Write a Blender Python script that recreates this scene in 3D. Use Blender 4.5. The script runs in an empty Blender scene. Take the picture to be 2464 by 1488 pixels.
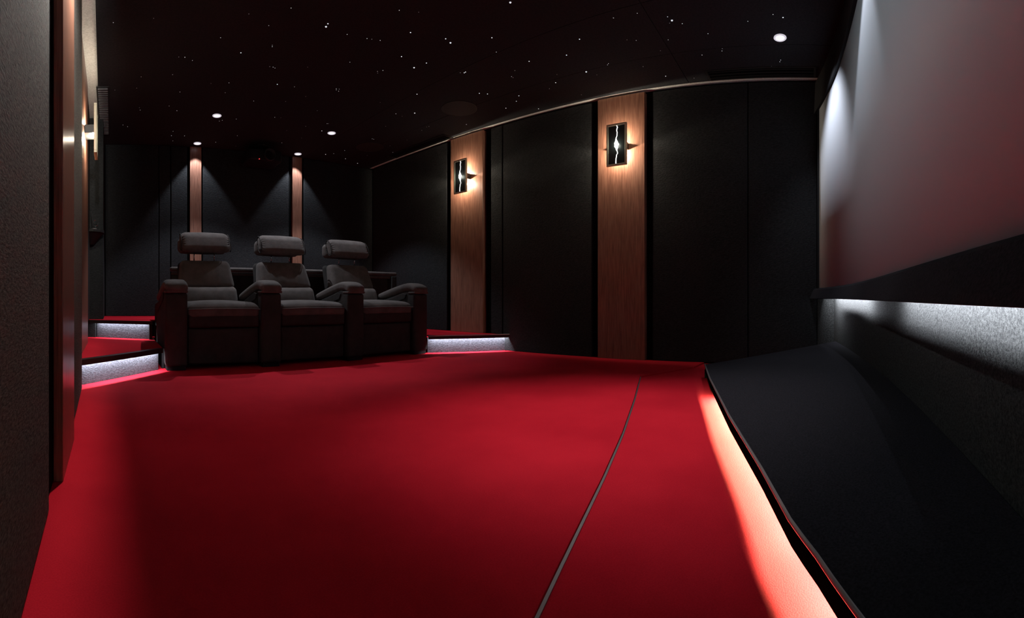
import bpy, bmesh, math, random
from mathutils import Vector, Matrix
random.seed(7)
PI = math.pi
C = bpy.context.scene.collection
S = bpy.context.scene
F, H0, XV, CH = 1075.0, 716.0, 269.0, 0.6     # cylindrical lens radius in px, horizon row, column of the +Y direction, camera height
CEIL = 2.58

def at(px, py, z):                              # a point of the photo on the level z (metres)
    d = (z - CH) * F / (H0 - py); t = (px - XV) / F
    return (d * math.sin(t), d * math.cos(t))
def xr(y): return 4.09 - 0.05 * y               # right wall
def xl(y): return -0.165 - 0.018 * y            # left wall

# ---------------------------------------------------------------- materials
def mat(name, col, rough=0.6, metal=0.0, spec=0.5, sheen=0.0, emit=None, estr=0.0):
    m = bpy.data.materials.new(name); m.use_nodes = True
    b = m.node_tree.nodes['Principled BSDF']
    b.inputs['Base Color'].default_value = (*col, 1); b.inputs['Roughness'].default_value = rough
    b.inputs['Metallic'].default_value = metal; b.inputs['Specular IOR Level'].default_value = spec
    b.inputs['Sheen Weight'].default_value = sheen
    if emit:
        b.inputs['Emission Color'].default_value = (*emit, 1); b.inputs['Emission Strength'].default_value = estr
    return m
def tex_noise(m, scale=(1, 1, 1), nscale=20, detail=6, rough=0.6):
    nt = m.node_tree
    tc = nt.nodes.new('ShaderNodeTexCoord'); mp = nt.nodes.new('ShaderNodeMapping'); n = nt.nodes.new('ShaderNodeTexNoise')
    mp.inputs['Scale'].default_value = scale
    n.inputs['Scale'].default_value = nscale; n.inputs['Detail'].default_value = detail; n.inputs['Roughness'].default_value = rough
    nt.links.new(tc.outputs['Object'], mp.inputs['Vector']); nt.links.new(mp.outputs[0], n.inputs['Vector'])
    return n
def add_bump(m, n, strength=0.4, dist=0.01):
    nt = m.node_tree; b = nt.nodes.new('ShaderNodeBump')
    b.inputs['Strength'].default_value = strength; b.inputs['Distance'].default_value = dist
    nt.links.new(n.outputs['Fac'], b.inputs['Height']); nt.links.new(b.outputs[0], nt.nodes['Principled BSDF'].inputs['Normal'])
def ramp_col(m, n, stops):
    nt = m.node_tree; r = nt.nodes.new('ShaderNodeValToRGB')
    el = r.color_ramp.elements
    while len(el) < len(stops): el.new(0.5)
    for e, (p, c) in zip(el, stops): e.position = p; e.color = (*c, 1)
    nt.links.new(n.outputs['Fac'], r.inputs['Fac']); nt.links.new(r.outputs[0], nt.nodes['Principled BSDF'].inputs['Base Color'])
def fabric(name, a, b, scale, nscale, bump, dist):
    m = mat(name, a, 0.95, spec=0.15, sheen=0.0)
    n = tex_noise(m, scale, nscale, 8, 0.65); ramp_col(m, n, [(0.35, a), (0.68, b)]); add_bump(m, n, bump, dist)
    return m
M = {}
M['wall'] = fabric('dark_wall_fabric', (0.012, 0.013, 0.014), (0.03, 0.032, 0.034), (1, 1, 3.5), 40, 0.8, 0.008)
M['grain'] = fabric('coarse_grained_fabric', (0.05, 0.047, 0.042), (0.22, 0.205, 0.185), (1, 1, 3.2), 60, 1.0, 0.012)
M['bouclé'] = fabric('light_grey_riser_fabric', (0.03, 0.03, 0.035), (0.085, 0.085, 0.1), (1, 1, 2.5), 50, 0.8, 0.008)
M['recess'] = fabric('recess_fabric', (0.016, 0.0165, 0.016), (0.06, 0.062, 0.06), (1, 1, 1), 120, 0.8, 0.006)
M['stage'] = fabric('black_stage_carpet', (0.006, 0.0058, 0.0078), (0.022, 0.0205, 0.026), (1, 1, 1), 170, 0.5, 0.003)
M['ceil'] = fabric('black_ceiling_fabric', (0.020, 0.021, 0.024), (0.032, 0.033, 0.037), (1, 1, 1), 60, 0.2, 0.003)
M['edge'] = fabric('grey_ceiling_border', (0.5, 0.5, 0.475), (0.7, 0.7, 0.67), (1, 1, 1), 80, 0.5, 0.004)
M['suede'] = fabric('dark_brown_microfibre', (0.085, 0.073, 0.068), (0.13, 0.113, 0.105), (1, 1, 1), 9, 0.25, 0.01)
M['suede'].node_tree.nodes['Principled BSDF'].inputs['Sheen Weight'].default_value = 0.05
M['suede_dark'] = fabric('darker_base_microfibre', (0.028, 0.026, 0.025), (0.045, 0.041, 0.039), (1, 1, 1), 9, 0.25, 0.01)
M['black'] = mat('matt_black', (0.008, 0.008, 0.009), 0.7, spec=0.25)
M['nosing'] = mat('dark_stained_nosing', (0.02, 0.014, 0.013), 0.35, spec=0.4)
M['void'] = mat('black_gap_lining', (0.003, 0.003, 0.003), 0.95, spec=0.05)
M['chrome'] = mat('chrome', (0.7, 0.7, 0.72), 0.2, 1.0)
M['deep'] = mat('black_lip_facing', (0.0012, 0.0012, 0.0012), 1.0, spec=0.0)
M['alu'] = mat('brushed_aluminium', (0.42, 0.40, 0.40), 0.4, 0.9)
M['gold'] = mat('champagne_metal', (0.62, 0.58, 0.42), 0.5, 0.1)
M['plate'] = mat('charcoal_lamp_plate', (0.03, 0.034, 0.034), 0.35, spec=0.5)
M['white'] = mat('white_trim_ring', (0.75, 0.75, 0.78), 0.5, emit=(0.85, 0.85, 1.0), estr=0.0)
M['glow'] = mat('lit_diffuser', (0.8, 0.8, 0.8), 0.4, emit=(0.93, 0.9, 1.0), estr=1.2)
M['crack'] = mat('lit_crack', (0.8, 0.8, 0.8), 0.4, emit=(0.94, 0.95, 0.92), estr=1.2)
M['led'] = mat('led_strip', (0.8, 0.8, 0.8), 0.4, emit=(0.9, 0.93, 1.0), estr=1.5)
M['star'] = mat('fibre_optic_end', (0.8, 0.8, 0.8), 0.4, emit=(0.85, 0.93, 1.0), estr=0.8)
M['starlow'] = mat('dim_fibre_optic_end', (0.8, 0.8, 0.8), 0.4, emit=(0.8, 0.9, 1.0), estr=0.25)
M['redled'] = mat('red_standby_light', (0.8, 0.02, 0.02), 0.4, emit=(1.0, 0.05, 0.05), estr=2.0)
for k in ('star', 'starlow', 'redled', 'glow', 'crack', 'led'): M[k].cycles.emission_sampling = 'NONE'
M['glass'] = mat('black_lens_glass', (0.01, 0.01, 0.012), 0.05, spec=0.9)
M['speaker'] = mat('black_speaker_cloth', (0.035, 0.034, 0.032), 0.8, spec=0.2)
# wood
m = mat('brushed_walnut', (0.2, 0.08, 0.04), 0.34, spec=0.5)
n = tex_noise(m, (14, 14, 0.55), 9, 9, 0.62); ramp_col(m, n, [(0.3, (0.13, 0.056, 0.036)), (0.5, (0.24, 0.11, 0.072)), (0.72, (0.35, 0.175, 0.12))]); add_bump(m, n, 0.15, 0.002)
M['wood'] = m
# carpet
m = mat('red_velour_carpet', (0.40, 0.006, 0.012), 0.95, spec=0.1)
nt = m.node_tree; n1 = tex_noise(m, (1, 1, 1), 1.6, 4, 0.55); n2 = tex_noise(m, (1, 1, 1), 260, 2, 0.5)
mx = nt.nodes.new('ShaderNodeMath'); mx.operation = 'MULTIPLY_ADD'; mx.inputs[1].default_value = 0.6
nt.links.new(n1.outputs['Fac'], mx.inputs[0])
m2 = nt.nodes.new('ShaderNodeMath'); m2.operation = 'MULTIPLY'; m2.inputs[1].default_value = 0.4
nt.links.new(n2.outputs['Fac'], m2.inputs[0]); nt.links.new(m2.outputs[0], mx.inputs[2])
r = nt.nodes.new('ShaderNodeValToRGB'); r.color_ramp.elements[0].position = 0.38; r.color_ramp.elements[1].position = 0.62
r.color_ramp.elements[0].color = (0.44, 0.007, 0.019, 1); r.color_ramp.elements[1].color = (0.58, 0.013, 0.028, 1)
nt.links.new(mx.outputs[0], r.inputs['Fac']); nt.links.new(r.outputs[0], nt.nodes['Principled BSDF'].inputs['Base Color'])
add_bump(m, n2, 0.35, 0.003); M['carpet'] = m
# projection screen
M['screen'] = mat('projection_screen_cloth', (0.57, 0.60, 0.64), 0.42, spec=0.35)

# ---------------------------------------------------------------- mesh helpers
def obj(name, bm, m, parent=None, smooth=False, bevel=0, seg=2):
    bmesh.ops.recalc_face_normals(bm, faces=bm.faces[:])
    me = bpy.data.meshes.new(name); bm.to_mesh(me); bm.free()
    me.materials.append(m)
    o = bpy.data.objects.new(name, me); C.objects.link(o)
    if parent is not None:
        o.parent = parent; o.matrix_parent_inverse = Matrix.Identity(4)
    if smooth:
        for p in me.polygons: p.use_smooth = True
    if bevel:
        b = o.modifiers.new('bevel', 'BEVEL'); b.width = bevel; b.segments = seg; b.limit_method = 'ANGLE'; b.angle_limit = 0.6
    return o
def thing(name, label, cat, loc=(0, 0, 0), rz=0, group=None):
    o = bpy.data.objects.new(name, None); C.objects.link(o); o.location = loc; o.rotation_euler = (0, 0, rz)
    o.empty_display_size = 0.1
    o['label'] = label; o['category'] = cat
    if group: o['group'] = group
    return o
def tag(o, label, cat, group=None):
    o['label'] = label; o['category'] = cat
    if group: o['group'] = group
    return o
def struct(name, bm, m, **k):
    o = obj(name, bm, m, **k); o['kind'] = 'structure'; return o
def box(bm, x0, x1, y0, y1, z0, z1):
    v = [bm.verts.new((x, y, z)) for x in (x0, x1) for y in (y0, y1) for z in (z0, z1)]
    for f in ((0, 1, 3, 2), (4, 6, 7, 5), (0, 4, 5, 1), (2, 3, 7, 6), (0, 2, 6, 4), (1, 5, 7, 3)):
        bm.faces.new([v[i] for i in f])
def prism(bm, pts, z0, z1):                    # plan polygon; z0/z1 numbers or one per point
    n = len(pts)
    a = z0 if hasattr(z0, '__len__') else [z0] * n
    b = z1 if hasattr(z1, '__len__') else [z1] * n
    lo = [bm.verts.new((p[0], p[1], a[i])) for i, p in enumerate(pts)]
    hi = [bm.verts.new((p[0], p[1], b[i])) for i, p in enumerate(pts)]
    bm.faces.new(lo[::-1]); bm.faces.new(hi)
    for i in range(n):
        j = (i + 1) % n; bm.faces.new([lo[i], lo[j], hi[j], hi[i]])
def strip(bm, rows):                           # rows of equal length -> closed loop cross-sections along a path
    V = [[bm.verts.new(p) for p in r] for r in rows]
    n = len(rows[0])
    for i in range(len(rows) - 1):
        for j in range(n):
            k = (j + 1) % n; bm.faces.new([V[i][j], V[i][k], V[i + 1][k], V[i + 1][j]])
    bm.faces.new(V[0][::-1]); bm.faces.new(V[-1])
def cyl(bm, p, q, r, n=16, r2=None):
    p, q = Vector(p), Vector(q); d = (q - p).normalized(); r2 = r if r2 is None else r2
    u = d.orthogonal().normalized(); w = d.cross(u)
    A = [bm.verts.new(p + (u * math.cos(2 * PI * i / n) + w * math.sin(2 * PI * i / n)) * r) for i in range(n)]
    B = [bm.verts.new(q + (u * math.cos(2 * PI * i / n) + w * math.sin(2 * PI * i / n)) * r2) for i in range(n)]
    bm.faces.new(A[::-1]); bm.faces.new(B)
    for i in range(n):
        j = (i + 1) % n; bm.faces.new([A[i], A[j], B[j], B[i]])
def lathe(bm, c, prof, n=32):                  # prof: (r, z) pairs, open profile, axis z
    R = []
    for r, z in prof: R.append([bm.verts.new((c[0] + r * math.cos(2 * PI * i / n), c[1] + r * math.sin(2 * PI * i / n), c[2] + z)) for i in range(n)])
    for a, b in zip(R, R[1:]):
        for i in range(n):
            j = (i + 1) % n; bm.faces.new([a[i], a[j], b[j], b[i]])
def tube(bm, pts, r, n=8):
    pts = [Vector(p) for p in pts]; rows = []
    for i, p in enumerate(pts):
        d = (pts[min(i + 1, len(pts) - 1)] - pts[max(i - 1, 0)]).normalized()
        u = Vector((0, 0, 1)) if abs(d.z) < 0.9 else Vector((1, 0, 0))
        u = (u - d * u.dot(d)).normalized(); w = d.cross(u)
        rows.append([p + (u * math.cos(2 * PI * k / n) + w * math.sin(2 * PI * k / n)) * r for k in range(n)])
    strip(bm, rows)
def axis_pts(h, r, nc, ni):
    a = []
    for i in range(nc + 1): a.append(-h + r * (1 - math.cos(PI / 2 * i / nc)) if False else -h + r * i / nc)
    inn = [-(h - r) + 2 * (h - r) * i / ni for i in range(1, ni)]
    b = [-v for v in a][::-1]
    return a + inn + b
def rbox(bm, c, s, r, puff=(0, 0, 0), nc=4, ni=6, fn=None):   # rounded, softly puffed box; fn deforms a local point
    h = [v / 2 for v in s]; r = min(r, min(h) * 0.999)
    ax = [axis_pts(h[i], r, nc, ni) for i in range(3)]
    vid = {}
    def V(i, j, k):
        key = (i, j, k)
        if key in vid: return vid[key]
        p = [ax[0][i], ax[1][j], ax[2][k]]
        inn = [max(-(h[q] - r), min(h[q] - r, p[q])) for q in range(3)]
        d = Vector([p[q] - inn[q] for q in range(3)])
        if d.length > 1e-9: d = d / max(abs(x) for x in d) if False else d.normalized() * r
        p = [inn[q] + d[q] for q in range(3)]
        u = [p[q] / h[q] for q in range(3)]
        out = list(p)
        for q in range(3):
            o1, o2 = (q + 1) % 3, (q + 2) % 3
            out[q] += puff[q] * u[q] * max(0, 1 - u[o1] ** 2) * max(0, 1 - u[o2] ** 2)
        v = Vector(out)
        if fn: v = Vector(fn(v))
        vid[key] = bm.verts.new((c[0] + v.x, c[1] + v.y, c[2] + v.z)); return vid[key]
    N = [len(a) - 1 for a in ax]
    for q in range(3):
        o1, o2 = (q + 1) % 3, (q + 2) % 3
        for side in (0, N[q]):
            for i in range(N[o1]):
                for j in range(N[o2]):
                    ids = []
                    for di, dj in ((0, 0), (1, 0), (1, 1), (0, 1)):
                        k = [0, 0, 0]; k[q] = side; k[o1] = i + di; k[o2] = j + dj; ids.append(V(*k))
                    bm.faces.new(ids)
def extrude_yz(bm, prof, x0, x1):              # side profile (y, z) pulled along x
    a = [bm.verts.new((x0, y, z)) for y, z in prof]; b = [bm.verts.new((x1, y, z)) for y, z in prof]
    bm.faces.new(a[::-1]); bm.faces.new(b)
    for i in range(len(prof)):
        j = (i + 1) % len(prof); bm.faces.new([a[i], a[j], b[j], b[i]])
def dup(root, loc, label=None, group=None, rz=None):
    r = root.copy(); C.objects.link(r); r.location = loc
    if rz is not None: r.rotation_euler = (0, 0, rz)
    if label: r['label'] = label
    if group: r['group'] = group
    for ch in list(root.children):
        c = ch.copy(); C.objects.link(c); c.parent = r
        for g in list(ch.children):
            d = g.copy(); C.objects.link(d); d.parent = c
    return r
def light(kind, name, loc, power, col, parent=None, rot=None, **k):
    l = bpy.data.lights.new(name, kind); l.energy = power; l.color = col
    for a, b in k.items(): setattr(l, a, b)
    o = bpy.data.objects.new(name, l); C.objects.link(o); o.location = loc
    if rot is not None: o.rotation_euler = rot
    if parent is not None: o.parent = parent
    return o
def aim(o, d):
    o.rotation_euler = Vector(d).to_track_quat('-Z', 'Y').to_euler()
def strip_light(name, p, q, width, power, col, d, parent=None, spread=PI):
    """thin area light from p to q shining along d"""
    p, q = Vector(p), Vector(q); L = (q - p).length; x = (q - p).normalized(); z = -Vector(d).normalized()
    z = (z - x * z.dot(x)).normalized(); y = z.cross(x)
    l = bpy.data.lights.new(name, 'AREA'); l.shape = 'RECTANGLE'; l.size = L; l.size_y = width; l.energy = power; l.color = col; l.spread = spread
    o = bpy.data.objects.new(name, l); C.objects.link(o)
    o.matrix_world = Matrix(((x.x, y.x, z.x, (p.x + q.x) / 2), (x.y, y.y, z.y, (p.y + q.y) / 2), (x.z, y.z, z.z, (p.z + q.z) / 2), (0, 0, 0, 1)))
    if parent is not None:
        o.parent = parent; o.matrix_parent_inverse = parent.matrix_world.inverted()
    return o

COOL = (0.86, 0.9, 1.0); WARM = (1.0, 0.86, 0.66); NEUT = (1.0, 0.95, 0.88)
YB = 5.75
def ysc(x): return -0.265 + 0.0114 * max(0, x - 1.3) ** 3        # curved screen in plan
def yrec(x): return -0.445 + 0.0275 * max(0, x - 1.0) ** 2 + 0.03 * max(0, 1.0 - x) ** 2   # recess wall below it

# ---------------------------------------------------------------- room shell
trim_px = [(1280, 1488), (1340, 1365), (1400, 1245), (1450, 1145), (1497, 1040), (1525, 960), (1540, 905)]
TR = [(0.30, 0.37)] + [at(x, y, 0.0) for x, y in trim_px]     # seam between main floor and the lower front strip
bm = bmesh.new()
pts = [(xl(0.3), 0.33)] + TR + [(3.72, 1.02), (xr(1.0) + 0.05, 1.0), (xr(YB) + 0.1, YB + 0.05), (xl(YB) - 0.1, YB + 0.05), (xl(0) - 0.06, 0.33)]
prism(bm, pts, -0.12, 0.0)
struct('floor', bm, M['carpet'])
bm = bmesh.new()
prism(bm, [(-0.3, -0.55), (4.25, -0.55), (4.25, 1.3), (-0.3, 1.3)], -0.2, -0.012)
o = obj('front_floor_strip', bm, M['carpet']); o['kind'] = 'structure'; o.name = 'floor_front'

bm = bmesh.new(); prism(bm, [(xr(-0.6), -0.6), (xr(-0.6) + 0.15, -0.6), (xr(YB) + 0.15, YB), (xr(YB), YB)], -0.2, CEIL + 0.1); struct('wall_right', bm, M['void'])
bm = bmesh.new(); prism(bm, [(xl(-0.6) - 0.15, -0.6), (xl(-0.6), -0.6), (xl(YB), YB), (xl(YB) - 0.15, YB)], -0.2, CEIL + 0.1); struct('wall_left', bm, M['void'])
bm = bmesh.new(); box(bm, -0.6, 4.4, YB, YB + 0.15, -0.2, CEIL + 0.1); struct('wall_back', bm, M['void'])
bm = bmesh.new(); box(bm, -0.6, 4.4, -0.75, -0.6, -0.2, CEIL + 0.1); struct('wall_front', bm, M['void'])
bm = bmesh.new(); box(bm, -0.6, 4.4, -0.75, YB + 0.15, CEIL, CEIL + 0.12); struct('ceiling', bm, M['edge'])
# dropped star ceiling, four boards with fine seams
SC = CEIL - 0.018
t = thing('star_ceiling_panel', 'black suspended ceiling boards pricked with tiny star lights, thin seams between them', 'ceiling panel', (0, 0, SC))
seamx, seamx2, seamy = 2.79, 3.47, 1.125
g = 0.0025
def sp(x0f, x1f, y0, y1):
    bm = bmesh.new(); x0a, x0b = x0f(y0), x0f(y1); x1a, x1b = x1f(y0), x1f(y1)
    prism(bm, [(x0a, y0), (x1a, y0), (x1b, y1), (x0b, y1)], 0.0, 0.017)
    obj('board', bm, M['ceil'], t)
lo = lambda y: xl(y) + 0.11
hi = lambda y: xr(y) - 0.10
k1 = lambda y: seamx - 0.03 * y - g
k1b = lambda y: seamx - 0.03 * y + g
k2 = lambda y: seamx2 - 0.05 * y - g
k2b = lambda y: seamx2 - 0.05 * y + g
for y0, y1 in ((-0.34, seamy - g), (seamy + g, YB - 0.002)):
    sp(lo, k1, y0, y1); sp(k1b, k2, y0, y1); sp(k2b, hi, y0, y1)

# ---------------------------------------------------------------- fabric wall panels
def panel(name, label, pts, z0, z1, m=None, bev=0.006, nm='fabric_wall_panel'):
    bm = bmesh.new(); prism(bm, pts, z0, z1)
    return tag(obj(nm, bm, m or M['wall'], bevel=bev), label, 'wall panel')
def rp(label, y0, y1, z0, th=0.035):
    panel('', label, [(xr(y0) - th, y0), (xr(y0) - 0.001, y0), (xr(y1) - 0.001, y1), (xr(y1) - th, y1)], z0, CEIL - 0.022)
rp('black fabric panel on the right wall between platform and rear corner, behind the right seat', 4.13, 5.70, 0.181)
rp('narrow black fabric panel just right of the farther right-hand wooden pilaster', 3.26, 3.42, 0.181)
rp('wide black fabric panel between the two wooden pilasters of the right wall', 2.14, 3.245, 0.0)
rp('black fabric panel right of the nearer wall-lamp pilaster, reaching the thin vertical seam', 0.60, 1.50, 0.0)
rp('last black fabric panel of the right wall beside the projection screen', -0.03, 0.592, 0.0)
def lp(label, y0, y1, z0, th, m):
    panel('', label, [(xl(y0) + 0.001, y0), (xl(y0) + th, y0), (xl(y1) + th, y1), (xl(y1) + 0.001, y1)], z0, CEIL - 0.022, m, 0.008)
lp('coarse grained grey-brown fabric panel at the extreme left beside the camera', 0.10, 1.24, 0.0, 0.012, M['grain'])
lp('black fabric panel on the left wall between the two wooden pilasters', 1.98, 2.93, 0.0, 0.022, M['grain'])
lp('narrow dark fabric panel on the left wall behind the wall-lamp pilaster', 4.22, 4.84, 0.365, 0.012, M['wall'])
def bp(label, x0, x1, z0=0.361):
    panel('', label, [(x0, YB - 0.03), (x1, YB - 0.03), (x1, YB - 0.001), (x0, YB - 0.001)], z0, CEIL - 0.022)
bp('dark back wall panel between the left corner column and the first seam', -0.08, 0.60)
bp('narrow dark back wall panel between two seams left of the left back pilaster', 0.61, 0.752)
bp('back wall fabric panel lit along its edge just left of the left back pilaster', 0.765, 0.975)
bp('wide back wall fabric panel between the two lit wooden pilasters', 1.185, 2.395)
bp('back wall fabric panel right of the right back wooden pilaster', 2.625, 3.78)

# wooden pilasters
def pil(label, pts, z0):
    bm = bmesh.new(); prism(bm, pts, z0, CEIL - 0.021)
    return tag(obj('wooden_pilaster', bm, M['wood'], bevel=0.003), label, 'pilaster')
def rpil(label, y0, y1, z0, th=0.06):
    pil(label, [(xr(y0) - th, y0), (xr(y0) - 0.001, y0), (xr(y1) - 0.001, y1), (xr(y1) - th, y1)], z0)
rpil('walnut pilaster with wall lamp on the right wall, farther one rising from the red platform', 3.52, 4.04, 0.181)
rpil('walnut pilaster with wall lamp on the right wall, nearer and larger, down to the floor', 1.57, 2.06, 0.0)
def lpil(label, y0, y1, z0, X):
    pil(label, [(xl(y0) + 0.001, y0), (X, y0), (X, y1), (xl(y1) + 0.001, y1)], z0)
lpil('walnut pilaster at the left edge, nearest the camera', 1.44, 1.875, 0.0, -0.158)
lpil('walnut pilaster on the left wall standing on the lower red step, behind the glaring lamp', 3.32, 4.15, 0.181, -0.222)
pil('narrow walnut pilaster under a downlight on the back wall, above the left seat', [(1.008, YB - 0.05), (1.16, YB - 0.05), (1.16, YB - 0.001), (1.008, YB - 0.001)], 0.361)
pil('narrow walnut pilaster under a downlight on the back wall, above the middle seat', [(2.44, YB - 0.05), (2.585, YB - 0.05), (2.585, YB - 0.001), (2.44, YB - 0.001)], 0.361)

# corner column at the rear left, with the shelf
bm = bmesh.new(); box(bm, xl(4.9) - 0.0, -0.092, 4.88, YB - 0.032, 0.361, CEIL - 0.02)
tag(obj('corner_column', bm, M['wall'], bevel=0.004), 'dark fabric-covered column in the rear left corner below the small shelf', 'column')
bm = bmesh.new()
prof = [(-0.285, 4.86), (-0.08, 4.86), (-0.08, 4.80), (-0.12, 4.70), (-0.20, 4.66), (xl(4.66), 4.66)]
prism(bm, [(xl(4.86) + 0.013, 4.868), (-0.082, 4.868), (-0.082, 4.76), (-0.12, 4.68), (-0.19, 4.64), (xl(4.64) + 0.013, 4.63)], 1.285, 1.315)
s = obj('corner_shelf', bm, M['black'], bevel=0.004); tag(s, 'small black corner shelf holding a thin metal ornament', 'shelf')
bm = bmesh.new()
a = [(xl(4.86) + 0.014, 4.868), (-0.10, 4.868), (-0.10, 4.77), (-0.14, 4.70), (-0.20, 4.66), (xl(4.64) + 0.014, 4.65)]
b = [(xl(4.86) + 0.014, 4.867), (-0.19, 4.867), (-0.20, 4.83), (-0.21, 4.81), (-0.22, 4.80), (xl(4.64) + 0.014, 4.80)]
A = [bm.verts.new((*p, 1.284)) for p in a]; B = [bm.verts.new((*p, 1.17)) for p in b]
bm.faces.new(A); bm.faces.new(B[::-1])
for i in range(6): bm.faces.new([A[i], A[(i + 1) % 6], B[(i + 1) % 6], B[i]])
obj('bracket', bm, M['black'], s)
orn = thing('metal_ornament', 'small dark metal ornament with upright rod and ring on the corner shelf', 'ornament', (-0.19, 4.75, 1.315))
bm = bmesh.new(); lathe(bm, (0, 0, 0), [(0, 0), (0.035, 0), (0.035, 0.012), (0.028, 0.018), (0, 0.018)], 20); obj('base', bm, M['alu'], orn)
bm = bmesh.new(); cyl(bm, (-0.012, 0, 0.018), (-0.03, 0, 0.215), 0.0028, 8); obj('rod', bm, M['chrome'], orn)
bm = bmesh.new(); tube(bm, [(0.018 + 0.024 * math.cos(a * PI / 12), 0, 0.075 + 0.032 * math.sin(a * PI / 12)) for a in range(25)], 0.0032)
cyl(bm, (0.018, 0, 0.018), (0.018, 0, 0.043), 0.003, 8); obj('ring', bm, M['chrome'], orn)

# ---------------------------------------------------------------- seating platform and steps
P1, P2 = (-0.214, 3.006), (0.418, 3.641)
Z1, Z2 = 0.18, 0.36
def slab(bm, pts, z1, t=0.03): prism(bm, pts, z1 - t, z1)
plat = thing('lower_platform', 'red carpeted lower platform with lit risers on both sides of the seats', 'platform', (0, 0, 0))
poly1 = [(xl(2.99), 2.975), (0.42, 3.643), (0.42, 4.70), (3.12, 4.70), (3.12, 3.635), (xr(3.14), 3.135), (xr(YB), YB - 0.001), (xl(YB), YB - 0.001)]
rec = 0.05
bm = bmesh.new(); prism(bm, [(xl(3.06), 2.975 + 0.06), (0.42, 3.643 + 0.06), (0.42, 4.70), (3.12, 4.70), (3.12, 3.69), (xr(3.14), 3.19), (xr(YB), YB - 0.002), (xl(YB), YB - 0.002)], Z1 - 0.012, Z1)
obj('carpet_top', bm, M['carpet'], plat)
def off(p, q, d):                               # shift a segment to its left side by d
    v = Vector((q[0] - p[0], q[1] - p[1])).normalized(); n = Vector((-v.y, v.x)); return (p[0] + n.x * d, p[1] + n.y * d), (q[0] + n.x * d, q[1] + n.y * d)
def nosing(par, p, q, z, h=0.036, w=0.05, m=None):
    a, b = off(p, q, w)
    c, d = off(p, q, 0.007)
    bm = bmesh.new(); prism(bm, [p, q, b, a], z - 0.007, z + 0.002); prism(bm, [p, q, d, c], z - h, z - 0.0065)
    obj('nosing', bm, m or M['nosing'], par)
def riser(par, p, q, z0, z1, back=0.05, m=None):
    a, b = off(p, q, back); c, d = off(p, q, back + 0.02)
    bm = bmesh.new(); prism(bm, [a, b, d, c], z0 + 0.001, z1); obj('riser_panel', bm, m or M['bouclé'], par)
def ledline(par, p, q, z, power, back=0.013, e0=0.02, e1=0.02, col=COOL):
    a, b = off(p, q, back); v = Vector((q[0] - p[0], q[1] - p[1])).normalized()
    a = (a[0] + v.x * e0, a[1] + v.y * e0); b = (b[0] - v.x * e1, b[1] - v.y * e1)
    a2, b2 = off(a, b, 0.008)
    bm = bmesh.new(); prism(bm, [a, b, b2, a2], z + 0.001, z + 0.006); obj('led_strip', bm, M['led'], par)
    n = Vector(off((0, 0), (v.x, v.y), 1)[0])
    strip_light('led_light', (a[0] + n.x * .004, a[1] + n.y * .004, z - 0.001), (b[0] + n.x * .004, b[1] + n.y * .004, z - 0.001), 0.006, power, col, (n.x * 0.25, n.y * 0.25, -1), par)
LP0, LP1 = (xl(2.99) + 0.02, 2.985), (0.42, 3.643)
nosing(plat, LP0, LP1, Z1); riser(plat, LP0, LP1, 0.0, Z1 - 0.012); ledline(plat, LP0, LP1, Z1 - 0.0135, 8.0)
RP0, RP1 = (3.115, 3.635), (xr(3.14) - 0.002, 3.14)
nosing(plat, RP0, RP1, Z1 + 0.006); riser(plat, RP0, RP1, 0.0, Z1 - 0.012, 0.05); ledline(plat, RP0, RP1, Z1 + 0.006 - 0.0135, 8.0)
bm = bmesh.new(); tube(bm, [(RP0[0], RP0[1] - 0.003, Z1 + 0.006), (RP1[0], RP1[1] - 0.003, Z1 + 0.006)], 0.004); obj('edge_profile', bm, M['alu'], plat)
bm = bmesh.new()                                # carcass under the carpet, hidden behind the seats
prism(bm, [(0.422, 4.71), (3.118, 4.71), (3.118, 4.74), (0.422, 4.74)], 0.001, Z1 - 0.013)
prism(bm, [(0.422, 3.75), (0.44, 3.75), (0.44, 4.71), (0.422, 4.71)], 0.001, Z1 - 0.013)
prism(bm, [(3.10, 3.75), (3.118, 3.75), (3.118, 4.71), (3.10, 4.71)], 0.001, Z1 - 0.013)
obj('carcass', bm, M['black'], plat)

top = thing('upper_platform', 'red carpeted upper platform along the back wall with lit riser on the left', 'platform', (0, 0, 0))
U0, U1 = (xl(4.7) + 0.003, 4.70), (0.40, 4.405)
bm = bmesh.new(); prism(bm, [(xl(4.73), 4.745), (0.40, 4.45), (0.40, 4.76), (xr(4.76) - 0.04, 4.76), (xr(YB) - 0.04, YB - 0.035), (xl(YB), YB - 0.035)], Z2 - 0.012, Z2); obj('carpet_top', bm, M['carpet'], top)
nosing(top, U0, U1, Z2, 0.03); riser(top, (U0[0] + 0.07, U0[1] - 0.033), (U1[0] - 0.035, U1[1] + 0.016), Z1, Z2 - 0.012); ledline(top, (U0[0] + 0.07, U0[1] - 0.033), (U1[0] - 0.035, U1[1] + 0.016), Z2 - 0.0135, 3.0)
bm = bmesh.new(); prism(bm, [(xl(4.7), 4.72), (U0[0] + 0.075, 4.69), (U0[0] + 0.085, 4.73), (xl(4.7), 4.76)], Z1 + 0.001, Z2 - 0.03); obj('side_block', bm, M['wall'], top)
bm = bmesh.new(); prism(bm, [(0.372, 4.415), (0.40, 4.405), (0.402, 4.70), (0.374, 4.70)], Z1 + 0.001, Z2 - 0.03)
prism(bm, [(0.45, 4.765), (xr(4.78) - 0.04, 4.765), (xr(4.78) - 0.04, 4.80), (0.45, 4.80)], Z1 + 0.001, Z2 - 0.013); obj('side_board', bm, M['black'], top)

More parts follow.
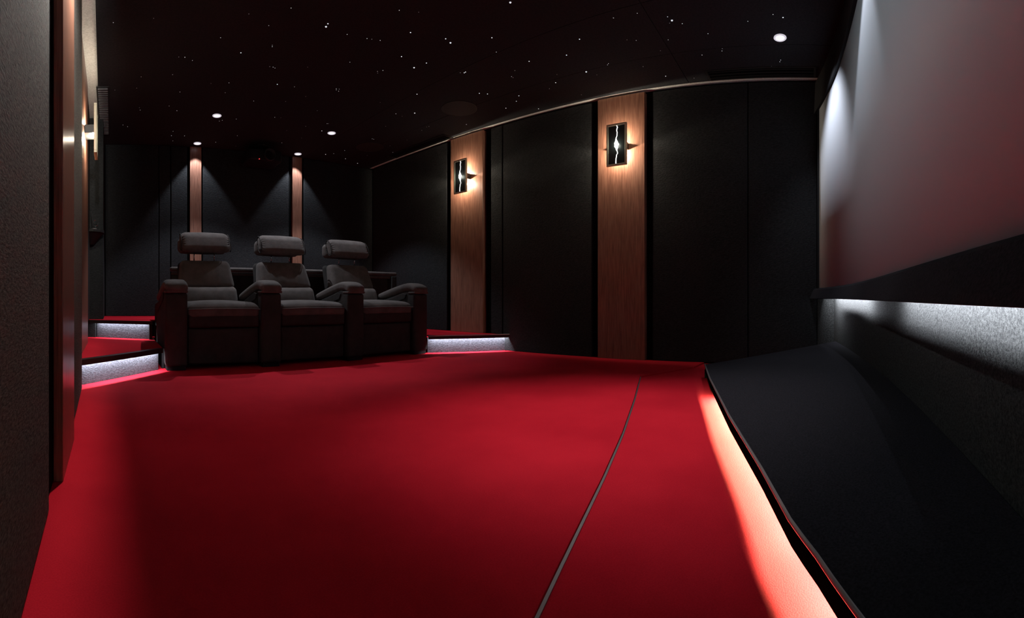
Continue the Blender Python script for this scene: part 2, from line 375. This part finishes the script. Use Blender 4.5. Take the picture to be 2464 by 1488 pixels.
# low partition behind the seats
par = thing('low_partition', 'low upholstered partition with a rounded ledge behind the three seats', 'partition', (0, 0, Z2))
bm = bmesh.new(); box(bm, 0.64, 3.40, 4.79, 4.85, 0.001, 0.50); obj('panel', bm, M['suede_dark'], par, bevel=0.008)
bm = bmesh.new()
rbox(bm, (2.08, 4.80, 0.545), (2.90, 0.09, 0.05), 0.02); obj('ledge', bm, M['suede'], par, smooth=True)
bm = bmesh.new(); rbox(bm, (2.08, 4.785, 0.50), (2.88, 0.03, 0.03), 0.012); obj('lower_rail', bm, M['suede'], par, smooth=True)
bm = bmesh.new()
prism(bm, [(3.42, 4.80), (3.44, 4.745), (3.50, 4.745), (3.535, 4.77), (3.535, 4.95), (3.42, 4.95)], 0.001, 0.515); obj('end_panel', bm, M['recess'], par, bevel=0.01)

# ---------------------------------------------------------------- cinema seats
def arm(par, x, name='armrest'):
    w = 0.175
    bm = bmesh.new()
    prof = [(0.03, 0.04), (0.03, 0.655), (0.16, 0.668), (0.34, 0.625), (0.60, 0.57), (0.93, 0.54), (0.97, 0.50), (0.97, 0.04)]
    extrude_yz(bm, prof, x - w / 2, x + w / 2)
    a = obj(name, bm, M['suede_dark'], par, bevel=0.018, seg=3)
    bm = bmesh.new()                            # front post, a slightly proud padded block
    rbox(bm, (x, 0.055, 0.335), (w + 0.008, 0.11, 0.60), 0.022, (0, 0.004, 0)); obj('front_post', bm, M['suede_dark'], a, smooth=True)
    bm = bmesh.new()                            # padded top
    def bend(v):
        t = (v.y + 0.36) / 0.72
        z = v.z + (-0.035 * max(0, 0.14 - t) / 0.14 if t < 0.14 else 0) - 0.155 * max(0, t - 0.24) ** 1.15
        return (v.x, v.y, z)
    rbox(bm, (x, 0.345, 0.708), (w + 0.018, 0.72, 0.075), 0.033, (0, 0, 0.012), nc=5, ni=14, fn=bend); obj('pad', bm, M['suede'], a, smooth=True)
    bm = bmesh.new(); rbox(bm, (x, 0.045, 0.648), (w + 0.014, 0.115, 0.022), 0.010); obj('seam_band', bm, M['suede'], a, smooth=True)
    for s in (-1, 1):                           # sewn wing panel on either flank
        bm = bmesh.new()
        pr = [(0.13, 0.635), (0.20, 0.645), (0.58, 0.545), (0.66, 0.50), (0.62, 0.465), (0.16, 0.585)]
        extrude_yz(bm, pr, x + s * (w / 2 - 0.004), x + s * (w / 2 + 0.010)); obj('wing_panel', bm, M['suede_dark'], a, bevel=0.006, seg=3)
    bm = bmesh.new(); box(bm, x - w / 2 + 0.008, x + w / 2 - 0.008, 0.015, 0.90, 0.001, 0.042); obj('plinth', bm, M['black'], a, bevel=0.004)
    return a
def seat(label, X, Y, arms, W):
    t = thing('cinema_seat', label, 'armchair', (X, Y, 0), 0, None)
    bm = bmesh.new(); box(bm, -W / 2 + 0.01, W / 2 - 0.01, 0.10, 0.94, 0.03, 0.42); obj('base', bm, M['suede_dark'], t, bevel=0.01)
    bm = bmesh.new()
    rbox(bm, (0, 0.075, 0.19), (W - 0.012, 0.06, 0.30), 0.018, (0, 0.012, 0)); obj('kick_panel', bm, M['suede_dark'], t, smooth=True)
    bm = bmesh.new(); rbox(bm, (0, 0.062, 0.418), (W - 0.01, 0.07, 0.145), 0.022, (0, 0.014, 0)); obj('footrest', bm, M['suede_dark'], t, smooth=True)
    bm = bmesh.new()
    def roll(v):
        f = max(0, -v.y / 0.33 - 0.55) / 0.45
        return (v.x, v.y, v.z - 0.028 * f * f + 0.012 * (1 - (v.x / 0.33) ** 2) * (1 if v.z > 0 else 0))
    rbox(bm, (0, 0.35, 0.50), (W, 0.66, 0.105), 0.04, (0, 0.01, 0.012), nc=5, ni=12, fn=roll)
    c = obj('seat_cushion', bm, M['suede'], t, smooth=True)
    bm = bmesh.new()
    tube(bm, [(x, 0.018 - 0.006 * (1 - (x / 0.32) ** 2), 0.497 + 0.006 * (1 - (x / 0.32) ** 2)) for x in [(-0.31 + 0.62 * i / 14) for i in range(15)]], 0.006); obj('piping', bm, M['suede'], c, smooth=True)
    # lumbar cushion with wrinkles and leaning backrest
    def lean(z0, k, tp=0.0, wr=0.0, ph=0):
        def f(v):
            z = v.z + z0; x = v.x * (1 - tp * (z - z0 + 0.15))
            y = v.y + k * (z - 0.5)
            if v.y < 0: y -= wr * math.cos(x * 38 + ph) * (0.5 + 0.5 * math.cos(x * 7)) * max(0, 1 - abs(v.z) * 6)
            return (x, y, v.z)
        return f
    bm = bmesh.new(); rbox(bm, (0, 0.66, 0.61), (W - 0.03, 0.16, 0.20), 0.05, (0, 0.02, 0), nc=5, ni=20, fn=lean(0.61, 0.38, 0.1, 0.0035, 1)); obj('lumbar_cushion', bm, M['suede'], t, smooth=True)
    bm = bmesh.new(); rbox(bm, (0, 0.675, 0.83), (W - 0.05, 0.155, 0.285), 0.05, (0, 0.028, 0), nc=5, ni=20, fn=lean(0.83, 0.42, 0.45, 0.0025, 2)); b = obj('backrest', bm, M['suede'], t, smooth=True)
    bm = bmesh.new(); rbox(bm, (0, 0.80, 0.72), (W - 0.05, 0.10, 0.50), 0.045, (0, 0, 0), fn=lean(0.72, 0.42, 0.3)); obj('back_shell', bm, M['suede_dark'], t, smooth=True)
    for s in (-1, 1):
        bm = bmesh.new(); cyl(bm, (s * 0.105, 0.87, 0.93), (s * 0.105, 0.86, 1.10), 0.006, 10); obj('headrest_post', bm, M['chrome'], t, smooth=True)
    def gather(v):
        e = max(0, abs(v.x) - 0.20) / 0.05
        k = 0.0035 * math.sin(math.atan2(v.z, v.y) * 17) * min(1, e) * (1 if e > 0 else 0)
        r = math.hypot(v.y, v.z) or 1
        x = v.x + (0.018 * (0.5 - v.z / 0.2) if v.x > 0 else 0.0)
        return (x, v.y + v.y / r * k, v.z + v.z / r * k - 0.05 * v.y)
    def gather_(v):
        a = gather(v); return (a[0], a[1] + 0.42 * a[2], a[2])
    bm = bmesh.new(); rbox(bm, (0, 0.85, 1.158), (0.50, 0.125, 0.20), 0.058, (0.004, 0.008, 0.008), nc=6, ni=22, fn=gather_); h = obj('headrest', bm, M['suede'], t, smooth=True)
    bm = bmesh.new(); rbox(bm, (0, 0.975, 1.135), (0.51, 0.10, 0.16), 0.048, (0.004, 0.006, 0.006), nc=5, ni=8); obj('headrest_roll', bm, M['suede'], h, smooth=True)
    for s in (-1, 1):
        bm = bmesh.new()
        tube(bm, [(s * 0.246 + (0.018 * (0.5 - (0.09 * math.sin(a)) / 0.2) if s > 0 else 0), 0.85 + 0.054 * math.cos(a) + 0.42 * 0.090 * math.sin(a), 1.158 + 0.090 * math.sin(a) - 0.0027 * math.cos(a)) for a in [2 * PI * i / 28 for i in range(28)] + [0]], 0.0045)
        obj('piping', bm, M['suede_dark'], h, smooth=True)
    for x in arms: arm(t, x)
    return t
cx = [0.9375, 1.775, 2.605]
ax_ = [0.527, 1.348, 2.202, 3.005]
seat('dark brown reclining cinema seat, leftmost of three, armrests on both sides', cx[0], 3.60, [ax_[0] - cx[0], ax_[1] - cx[0]], 0.625)
seat('dark brown reclining cinema seat in the middle of the row of three', cx[1], 3.615, [ax_[2] - cx[1]], 0.655)
seat('dark brown reclining cinema seat at the right end of the row beside the lit step', cx[2], 3.625, [ax_[3] - cx[2]], 0.612)

# ---------------------------------------------------------------- screen wall
XS = [-0.14 + (3.985 + 0.14) * i / 48 for i in range(49)]
def XE(x): return min(x, xr(0.0) - 0.012)
scr = thing('projection_screen', 'large curved pale projection screen with black surround on the right', 'projection screen', (0, 0, 0))
bm = bmesh.new()
strip(bm, [[(x, ysc(x), 0.665), (x, ysc(x), 2.275), (x, ysc(x) - 0.012, 2.275), (x, ysc(x) - 0.012, 0.665)] for x in [-0.10 + 4.06 * i / 64 for i in range(65)]])
obj('screen_cloth', bm, M['screen'], scr, smooth=False)
for p in scr.children[-1].data.polygons: p.use_smooth = abs(p.normal.z) < 0.5
bm = bmesh.new()
strip(bm, [[(x, ysc(x) + 0.022, 2.268), (x, ysc(x) + 0.012, CEIL - 0.03), (x, ysc(x) - 0.03, CEIL - 0.03), (x, ysc(x) - 0.03, 2.268)] for x in [-0.13 + 4.20 * i / 64 for i in range(65)]])
obj('top_mask', bm, M['black'], scr)
bm = bmesh.new()
strip(bm, [[(x, ysc(x) + 0.004, 0.682), (x, ysc(x) + 0.030, 0.668), (x, ysc(x) + 0.064, 0.5905), (x, ysc(x) + 0.058, 0.589), (x, ysc(x) - 0.010, 0.598), (x, ysc(x) - 0.010, 0.682)] for x in [-0.14 + 4.19 * i / 64 for i in range(65)]])
bar = obj('bottom_ledge', bm, M['stage'], scr, smooth=False); bar['label'] = 'black sloping ledge under the screen'
bm = bmesh.new(); box(bm, 3.962, 4.06, ysc(3.97) - 0.01, ysc(3.97) + 0.014, 0.684, 2.266); obj('side_mask', bm, M['black'], scr)
# backing wall of the recess below the ledge
bm = bmesh.new()
strip(bm, [[(x, yrec(x), -0.02), (x, yrec(x), 0.66), (x, yrec(x) - 0.03, 0.66), (x, yrec(x) - 0.03, -0.02)] for x in [-0.16 + 4.25 * i / 64 for i in range(65)]])
struct('wall_recess', bm, M['recess'])
bm = bmesh.new()
strip(bm, [[(x, yrec(x) + 0.002, 0.66), (x, ysc(x) - 0.02, 0.66), (x, ysc(x) - 0.02, 0.645), (x, yrec(x) + 0.002, 0.645)] for x in XS])
struct('trim_1', bm, M['black'])

bm = bmesh.new(); prism(bm, [(xr(-0.035) - 0.035, -0.035), (xr(-0.035), -0.035), (xr(-0.26), -0.26), (xr(-0.26) - 0.035, -0.26)], 0.0, 0.585); struct('trim_2', bm, M['recess'])

# inclined black platform in front of the screen
def zpl(x, y): return -0.0039 - 0.1667 * y + 0.0429 * x + 0.008
EDGE = [at(*p, 0.04) for p in [(1697, 893), (1709.6, 931), (1756.7, 1030), (1833, 1165), (1909, 1313), (1972, 1403), (2024, 1487)]]
stage = thing('stage_platform', 'low sloping black carpeted stage with grey edge piping in front of the screen', 'stage', (0, 0, 0))
front = EDGE + [(0.45, -0.185)]
backx = [3.99, 3.5, 2.9, 2.3, 1.8, 1.4, 1.0, 0.7, 0.45]
bk = [(x, yrec(x) + 0.004) for x in backx]
import itertools
bm = bmesh.new()
def cutz(x, y): return max(0.055, zpl(x, y))
def resample(P, n):
    L = [0]
    for a, b in zip(P, P[1:]): L.append(L[-1] + math.dist(a, b))
    out = []
    for i in range(n):
        s = L[-1] * i / (n - 1); k = 0
        while k < len(P) - 2 and L[k + 1] < s: k += 1
        u = (s - L[k]) / (L[k + 1] - L[k]); out.append((P[k][0] + (P[k + 1][0] - P[k][0]) * u, P[k][1] + (P[k + 1][1] - P[k][1]) * u))
    return out
NF = 40
fr, bb = resample(front, NF), resample(bk, NF)
ZF = 0.09
rows = []
for a, b in zip(fr, bb):
    zb = zpl(*b)
    if zb < 0.115: zb = 0.115
    row = []
    for k in range(7):
        u = k / 6; row.append((a[0] + (b[0] - a[0]) * u, a[1] + (b[1] - a[1]) * u, ZF + (zb - ZF) * u))
    u2 = [(b[0], b[1], zb - 0.02), (a[0] + (b[0] - a[0]) * 0.02, a[1] + (b[1] - a[1]) * 0.02, ZF - 0.02)]
    rows.append(row + u2)
strip(bm, rows)
obj('stage_top', bm, M['stage'], stage)
def offp(P, d):
    out = []
    for i, p in enumerate(P):
        a = P[max(0, i - 1)]; b = P[min(len(P) - 1, i + 1)]
        v = Vector((b[0] - a[0], b[1] - a[1])).normalized(); out.append((p[0] - v.y * d * -1, p[1] + v.x * d * -1) if False else (p[0] + v.y * d, p[1] - v.x * d))
    return out
lipo = fr; lipi = offp(fr, -0.012)
if lipi[5][1] > lipo[5][1]: lipi = offp(fr, 0.012); sgn = 1
else: sgn = -1
bm = bmesh.new(); strip(bm, [[(a[0], a[1], 0.028), (a[0], a[1], 0.088), (b[0], b[1], 0.078), (b[0], b[1], 0.028)] for a, b in zip(lipo, lipi)]); obj('front_lip', bm, M['deep'], stage)
bm = bmesh.new(); tube(bm, [(p[0], p[1], 0.091) for p in offp(fr, -0.004 * sgn)], 0.0055); obj('edge_piping', bm, M['alu'], stage)
inb = offp(fr, 0.10 * sgn)
bm = bmesh.new(); strip(bm, [[(a[0], a[1], -0.0115), (a[0], a[1], 0.05), (b[0], b[1], 0.05), (b[0], b[1], -0.0115)] for a, b in zip(inb, offp(fr, 0.12 * sgn))]); obj('plinth', bm, M['black'], stage)
bm = bmesh.new()                                # end cheek at the right wall
strip(bm, [[(fr[0][0], fr[0][1], -0.0115), (fr[0][0], fr[0][1], 0.052), (fr[0][0] - 0.02, fr[0][1] - 0.0, 0.052), (fr[0][0] - 0.02, fr[0][1], -0.0115)],
           [(3.985, -0.19, -0.0115), (3.985, -0.19, 0.185), (3.965, -0.19, 0.185), (3.965, -0.19, -0.0115)]]); obj('end_cheek', bm, M['black'], stage)
ledp = offp(fr, 0.052 * sgn)
i0 = 9
for i in range(i0, NF - 1, 3):
    j = min(i + 3, NF - 1); p, q = ledp[i], ledp[j]
    v = Vector((q[0] - p[0], q[1] - p[1])).normalized(); n = Vector((v.y, -v.x)) * -sgn
    L = math.dist(p, q)
    strip_light('led_light', (p[0], p[1], 0.047), (q[0], q[1], 0.047), 0.006, 27.0 * L, (0.5, 0.95, 0.42), (n.x, n.y, -0.45), stage)
bm = bmesh.new(); strip(bm, [[(a[0], a[1], 0.0485), (a[0], a[1], 0.0515), (b[0], b[1], 0.0515), (b[0], b[1], 0.0485)] for a, b in zip(ledp[i0:], offp(fr, 0.060 * sgn)[i0:])]); obj('led_strip', bm, M['led'], stage)

# aluminium trim along the carpet seam
bm = bmesh.new()
sm = resample(TR[1:][::-1], 40)[::-1]; sm = resample([(0.45, 0.42)] + sm, 48)
strip(bm, [[(p[0], p[1], -0.0115), (p[0], p[1], -0.005), (q[0], q[1], -0.007), (q[0], q[1], -0.0115)] for p, q in zip(offp(sm, 0.002), offp(sm, 0.009))])
tag(obj('floor_trim', bm, M['alu']), 'thin metal trim strip along the seam across the red carpet', 'floor trim')

# LED strips under the ledge
reclight = []
for x0, x1, pw in ((2.72, 3.95, 1.0), (-0.05, 0.5, 0.9), (0.5, 1.05, 0.9), (1.05, 1.55, 0.9), (1.55, 1.98, 0.8)):
    ya, yb = yrec(x0) + 0.10, yrec(x1) + 0.10
    strip_light('led_light', (x0, ya, 0.634), (x1, yb, 0.634), 0.016, 19.0 * pw * (x1 - x0), COOL, (0, -1, -0.2), scr)
    bm = bmesh.new(); prism(bm, [(x0, ya + 0.006), (x1, yb + 0.006), (x1, yb + 0.012), (x0, ya + 0.012)], 0.628, 0.640); obj('led_strip', bm, M['led'], scr)
bm = bmesh.new()                                # added tray, shaped to cut off the strips' light from below
strip(bm, [[(x, yrec(x) + 0.078, 0.591), (x, yrec(x) + 0.125, 0.591), (x, yrec(x) + 0.125, 0.595), (x, yrec(x) + 0.078, 0.595)] for x in XS if x < 3.8]); obj('shading_tray', bm, M['black'], scr)

# ---------------------------------------------------------------- wall lamps
def sconce(label, x, y, z, face, k=1.0, kc=1.0, col=None):               # face = +1: on the left wall looking to +X, -1: on the right wall
    col = col or WARM
    t = thing('wall_sconce', label, 'wall lamp', (x, y, z), 0)
    w, hh, d = 0.105, 0.20, 0.085
    f = face
    bm = bmesh.new(); box(bm, f * (d - 0.004), f * (d + 0.004), -w + 0.012, w - 0.012, -hh + 0.012, hh - 0.012); obj('face_plate', bm, M['plate'], t)
    bm = bmesh.new()
    fr_ = 0.018
    for y0, y1, z0, z1 in ((-w, w, hh - fr_, hh), (-w, w, -hh, -hh + fr_), (-w, -w + fr_, -hh + fr_, hh - fr_), (w - fr_, w, -hh + fr_, hh - fr_)):
        box(bm, f * (d - 0.008), f * (d + 0.016), y0, y1, z0, z1)
    obj('frame', bm, M['gold'], t, bevel=0.003)
    bm = bmesh.new()                            # jagged lit crack; its widened middle imitates the glow around the lamp
    L, R = [], []
    N = 22
    rnd = random.Random(5)
    for i in range(N + 1):
        u = -1 + 2 * i / N; zz = u * (hh - fr_)
        c = 0.006 * math.sin(u * 5.3 + 0.4) + 0.0055 * rnd.uniform(-1, 1)
        wd = 0.0032 + 0.022 * math.exp(-(u / 0.2) ** 2) + 0.0018 * abs(u)
        L.append((c - wd, zz)); R.append((c + wd, zz))
    vl = [[bm.verts.new((f * xx, p[0], p[1])) for p in Lr] for xx in (d + 0.0045, d + 0.008) for Lr in (L, R)]
    a0, b0, a1, b1 = vl
    for i in range(N):
        bm.faces.new([a1[i], b1[i], b1[i + 1], a1[i + 1]]); bm.faces.new([a0[i], a1[i], a1[i + 1], a0[i + 1]]); bm.faces.new([b1[i], b0[i], b0[i + 1], b1[i + 1]])
    obj('light_crack', bm, M['crack'], t)
    bm = bmesh.new(); box(bm, 0.0005 * f, f * (d - 0.0045), -0.082, 0.082, -0.033, 0.033); obj('bracket', bm, M['plate'], t, bevel=0.002)
    for s in (1, -1):
        bm = bmesh.new(); cyl(bm, (f * (d - 0.013), 0.0, s * 0.0335), (f * (d - 0.013), 0.0, s * 0.042), 0.010, 16); obj('lamp', bm, M['led'], t)
        light('POINT', 'lamp_light', (f * (d - 0.013), 0.0, s * 0.056), SCP * k * (1.5 if s < 0 else 1.0), col, t, shadow_soft_size=0.008)
    light('POINT', 'crack_glow', (f * (d + 0.035), 0, 0), 0.22, (0.95, 1.0, 0.85), t, shadow_soft_size=0.02)
    light('SPOT', 'crack_light', (f * (d + 0.02), 0, 0), SCP * 0.12 * kc, (1, 0.96, 0.88), t, rot=(0, -f * PI / 2, 0), spot_size=2.9, spot_blend=0.8, shadow_soft_size=0.03)
    return t
SCP = 11.0
sconce('framed wall lamp with glowing crack on the farther right-hand pilaster, above the platform', xr(3.79) - 0.061, 3.79, 2.045, -1)
sconce('framed wall lamp with glowing crack on the nearer right-hand pilaster, larger in view', xr(1.815) - 0.061, 1.815, 2.055, -1)
sconce('glaring wall lamp seen edge-on at the left wall above the steps', -0.221, 3.70, 1.97, 1, 1.0, 0.6)
sconce('wall lamp on the nearest left pilaster, above the frame and casting the glare', -0.157, 1.66, 2.05, 1, 4.2, 0.6, NEUT)

# ---------------------------------------------------------------- ceiling fittings
def downlight(label, x, y, power, size=1.3, r=0.048, blend=0.35, col=COOL):
    z = SC
    t = thing('downlight', label, 'ceiling light', (x, y, z), 0)
    bm = bmesh.new(); lathe(bm, (0, 0, 0), [(r * 0.72, -0.0005), (r, -0.0005), (r + 0.001, -0.004), (r * 0.97, -0.007), (r * 0.74, -0.006), (r * 0.72, -0.0005)], 36); obj('trim_ring', bm, M['glowring'], t, smooth=False)
    bm = bmesh.new(); lathe(bm, (0, 0, 0), [(0, -0.0022), (r * 0.70, -0.0022), (r * 0.70, -0.0008), (0, -0.0008)], 36); obj('lens', bm, M['glow'], t)
    light('SPOT', 'spot', (0, 0, -0.012), power, col, t, spot_size=size, spot_blend=blend, shadow_soft_size=0.012)
    return t
M['glowring'] = mat('lit_white_ring', (0.8, 0.8, 0.82), 0.5, emit=(0.93, 0.9, 1.0), estr=0.55); M['glowring'].cycles.emission_sampling = 'NONE'
for lab, px, py, pw, sz in (('round downlight above the left pilaster of the back wall', 475, 345, 36, 1.35),
                        ('round downlight above the right pilaster of the back wall', 716, 371, 36, 1.35),
                        ('round downlight over the left end of the seats', 522, 278, 80, 1.7),
                        ('round downlight over the right half of the seats', 798, 320, 80, 1.7),
                        ('round downlight near the screen at the upper right', 1877, 90, 46, 1.45)):
    x, y = at(px, py, SC)
    if py in (345, 371): y = min(y, YB - 0.17)
    d_ = downlight(lab, x, y, pw, sz, blend=0.8 if px == 1877 else 0.35)
    if px == 1877:
        for ch in d_.children:
            if ch.type == 'LIGHT': aim(ch, (0.03, -0.36, -1))
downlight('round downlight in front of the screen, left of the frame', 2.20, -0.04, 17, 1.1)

screen_fill = downlight('added fill light turned towards the screen, above the frame', 1.25, 2.2, 66, 1.25, blend=0.9, col=(0.82, 0.96, 1.0))  # added unseen lamp, stands for the room's ambient white light on the screen
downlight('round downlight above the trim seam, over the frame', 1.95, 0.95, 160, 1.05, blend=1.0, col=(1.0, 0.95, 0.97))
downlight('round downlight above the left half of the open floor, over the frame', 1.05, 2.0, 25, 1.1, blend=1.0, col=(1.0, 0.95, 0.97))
for ch in screen_fill.children:
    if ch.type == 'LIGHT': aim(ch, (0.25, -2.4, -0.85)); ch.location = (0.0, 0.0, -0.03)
def vent(label, y0, y1, xo, xi, side):
    t = thing('ceiling_vent', label, 'air vent', (0, 0, SC), 0)
    fx = (lambda y, k: xr(y) - k) if side > 0 else (lambda y, k: xl(y) + k)
    def ring(k0, k1, a, b): prism(bm, [(fx(a, k0), a), (fx(a, k1), a), (fx(b, k1), b), (fx(b, k0), b)], -0.008, -0.0005)
    bm = bmesh.new(); w = 0.018
    ring(xo, xo + w, y0, y1); ring(xi - w, xi, y0, y1); ring(xo + w, xi - w, y0, y0 + w); ring(xo + w, xi - w, y1 - w, y1); obj('frame', bm, M['ventf'], t)
    bm = bmesh.new(); prism(bm, [(fx(y0 + w, xo + w), y0 + w), (fx(y0 + w, xi - w), y0 + w), (fx(y1 - w, xi - w), y1 - w), (fx(y1 - w, xo + w), y1 - w)], -0.0035, -0.0012); obj('opening', bm, M['void'], t)
    n = 3
    for i in range(n):
        k = xo + w + (xi - xo - 2 * w) * (i + 0.5) / n
        bm = bmesh.new(); prism(bm, [(fx(y0 + w, k - 0.004), y0 + w), (fx(y0 + w, k + 0.004), y0 + w), (fx(y1 - w, k + 0.004), y1 - w), (fx(y1 - w, k - 0.004), y1 - w)], -0.007, -0.0036); obj('slat', bm, M['ventf'], t)
M['ventf'] = mat('black_vent_metal', (0.02, 0.02, 0.02), 0.5)
vent('long black slot vent in the ceiling close to the screen at the right', -0.02, 0.93, 0.115, 0.30, 1)
vent('black slot vent in the ceiling by the right wall above the rear platform', 3.95, 5.05, 0.105, 0.27, 1)
M['ventg'] = mat('grey_vent_metal', (0.16, 0.16, 0.17), 0.4, 0.3)
t = thing('ceiling_vent', 'ribbed grey vent in the ceiling above the left wall lamp', 'air vent', (0, 0, SC), 0)
bm = bmesh.new(); box(bm, -0.145, -0.025, 4.15, 5.35, -0.006, -0.0005); obj('frame', bm, M['ventf'], t)
for i in range(26):
    y = 4.18 + 1.14 * i / 25
    bm = bmesh.new(); box(bm, -0.132, -0.038, y, y + 0.018, -0.015, -0.0062); obj('slat', bm, M['ventg'], t)

def ceil_speaker(label, px, py, r):
    x, y = at(px, py, SC)
    t = thing('ceiling_speaker', label, 'speaker', (x, y, SC), 0)
    bm = bmesh.new(); lathe(bm, (0, 0, 0), [(0, -0.0008), (r * 0.97, -0.0008), (r * 0.97, -0.004), (0, -0.006)], 48); obj('grille', bm, M['speaker'], t)
    bm = bmesh.new(); lathe(bm, (0, 0, 0), [(r * 0.97, -0.0006), (r, -0.0006), (r, -0.005), (r * 0.975, -0.006), (r * 0.97, -0.0006)], 48); obj('rim', bm, M['ventf'], t)
ceil_speaker('round flush ceiling speaker, the larger-looking one near the wall lamps', 1105, 261, 0.185)
ceil_speaker('round flush ceiling speaker in the dark rear, above the right end of the seats', 890, 354, 0.18)

# projector in the dark at the back
pj = thing('projector', 'black projector hanging under the ceiling at the back, tiny red standby light', 'projector', (1.90, 5.30, SC - 0.17), 0)
bm = bmesh.new(); rbox(bm, (0, 0.16, 0.0), (0.44, 0.36, 0.15), 0.03); obj('body', bm, M['black'], pj, smooth=True)
bm = bmesh.new(); lathe(bm, (0, 0, 0), [(0.052, 0), (0.075, 0), (0.078, 0.02), (0.075, 0.04), (0.07, 0.04), (0.065, 0.012), (0.052, 0.008), (0.052, 0)], 32)
bmesh.ops.rotate(bm, verts=bm.verts[:], cent=(0, 0, 0), matrix=Matrix.Rotation(PI / 2, 3, 'X')); bmesh.ops.translate(bm, verts=bm.verts[:], vec=(0.04, -0.02, 0)); obj('lens_ring', bm, M['ventf'], pj, smooth=True)
bm = bmesh.new(); cyl(bm, (0.04, -0.024, 0), (0.04, -0.02, 0), 0.055, 28); obj('lens', bm, M['glass'], pj)
bm = bmesh.new(); cyl(bm, (-0.09, -0.026, -0.062), (-0.09, -0.018, -0.062), 0.005, 12); obj('standby_light', bm, M['redled'], pj)
bm = bmesh.new(); cyl(bm, (0, 0.16, 0.074), (0, 0.16, 0.158), 0.02, 14); cyl(bm, (0, 0.16, 0.158), (0, 0.16, 0.1695), 0.07, 20); obj('mount', bm, M['black'], pj)

# ---------------------------------------------------------------- star points
s8 = '''395,66 490,122 597,38 773,113,b 764,127,B 1114,49 1207,58 1168,155,b 260,180 507,216 507,223 357,252,b 60,272 89,273 125,289 495,318 511,321 520,325 676,321 878,297 30,357 214,399 300,396 282,443 66,439
531,403,b 613,415 667,461 813,424 813,430 827,426 824,436 418,483 571,485 14,507 51,529 722,529 335,569 519,561 548,563 268,575 254,579 576,624 667,604 769,591 775,591 744,626,b 801,735 762,738,b 857,759,b 853,720
647,660 647,744 553,683 333,699 340,649 237,680 87,650 33,628 25,649 31,674 915,781,b 995,799,b 961,743 985,664 992,666 1070,698 1084,728 1222,623 1245,607 1256,605 1049,604 1128,556 1098,544,b
1188,540,B 1023,490 1199,450,b 1010,341 1011,349 1036,337 1023,193 983,187 960,184 865,164 1125,270,b 1244,301,b 1185,323,B 1336,185,b 1359,204,B 1557,180,b 1645,11,B 1578,249 1431,344,b 1425,348,b 1406,348
1651,366 1658,371 1667,337 1735,293,b 1868,356 1862,395,b 1832,424 1914,263,b 1976,187,b 2008,343,B 2059,358 2110,310 2114,304 2137,85 2139,86 2252,63 2203,190 2247,193 2280,318 2363,242 2397,80 2418,97,B 2407,110
2400,190 2388,364,b 1985,453 1780,520,b 1686,458,b 1674,484,b 1497,446,b 1536,449,b 1624,517,b 1435,595,b 1312,650 1151,670'''
s6 = '5,170 190,242 293,350 291,366 147,395 90,562 477,153 658,104 730,125,b 713,432 707,444 647,477 1099,282'
s2 = '''845,168 1146,136 1053,573 1288,556 857,672 1020,657 1342,687 1040,803 1046,821 1262,791 1320,827 917,932 952,945 1290,980 1278,1012 1377,1013 1290,1050 1379,428 1333,425 1436,450'''
stars = []
for txt, sc, ox in ((s8, 1.987, 400), (s6, 2.99, 1640), (s2, 3.1, 0)):
    for w in txt.split():
        q = w.split(','); stars.append((float(q[0]) / sc + ox, float(q[1]) / sc, q[2] if len(q) > 2 else 'd'))
def starmesh(r, m, nm):
    bm = bmesh.new(); lathe(bm, (0, 0, 0), [(0.0001, -r * 0.9), (r * 0.75, -r * 0.6), (r, -0.0004)], 8)
    me = bpy.data.meshes.new(nm); bm.to_mesh(me); bm.free(); me.materials.append(m); return me
SM = {'d': starmesh(0.003, M['star'], 'star_point_small'), 'b': starmesh(0.005, M['star'], 'star_point_medium'), 'B': starmesh(0.0075, M['star'], 'star_point_large')}
SM['l'] = starmesh(0.003, M['starlow'], 'star_point_dim')
LB = {'d': 'tiny white fibre-optic star point set in the black ceiling', 'b': 'brighter medium white star point set in the black ceiling', 'B': 'largest and brightest kind of white star point in the black ceiling', 'l': 'faint barely lit star point set in the black ceiling'}
GR = {'d': 'small star points', 'b': 'medium star points', 'B': 'large star points', 'l': 'faint star points'}
for i, (px, py, k) in enumerate(stars):
    x, y = at(px, py, SC)
    if y > 5.6 or x > xr(y) - 0.11: continue
    if k == 'd' and i % 3 == 0: k = 'l'
    o = bpy.data.objects.new('star_light', SM[k]); C.objects.link(o); o.location = (x, y, SC)
    tag(o, LB[k], 'star light', GR[k])

# ---------------------------------------------------------------- camera, world, view
cd = bpy.data.cameras.new('camera'); cam = bpy.data.objects.new('camera', cd); C.objects.link(cam); S.camera = cam
cd.type = 'PANO'; cd.panorama_type = 'CENTRAL_CYLINDRICAL'; cd.clip_start = 0.01; cd.clip_end = 50
th = (1232 - XV) / F; hf = 1232 / F
cd.central_cylindrical_radius = 1.0
cd.central_cylindrical_range_u_min = -hf; cd.central_cylindrical_range_u_max = hf
cd.central_cylindrical_range_v_min = -(1488 - H0) / F; cd.central_cylindrical_range_v_max = H0 / F
cam.location = (0, 0, CH); cam.rotation_euler = (PI / 2, 0, -th)
w = bpy.data.worlds.new('world'); S.world = w; w.use_nodes = True
w.node_tree.nodes['Background'].inputs[0].default_value = (0.5, 0.5, 0.6, 1); w.node_tree.nodes['Background'].inputs[1].default_value = 0.0
v = S.view_settings; v.view_transform = 'Standard'; v.look = 'None'; v.gamma = 1.0; v.exposure = 0.0; v.use_curve_mapping = False
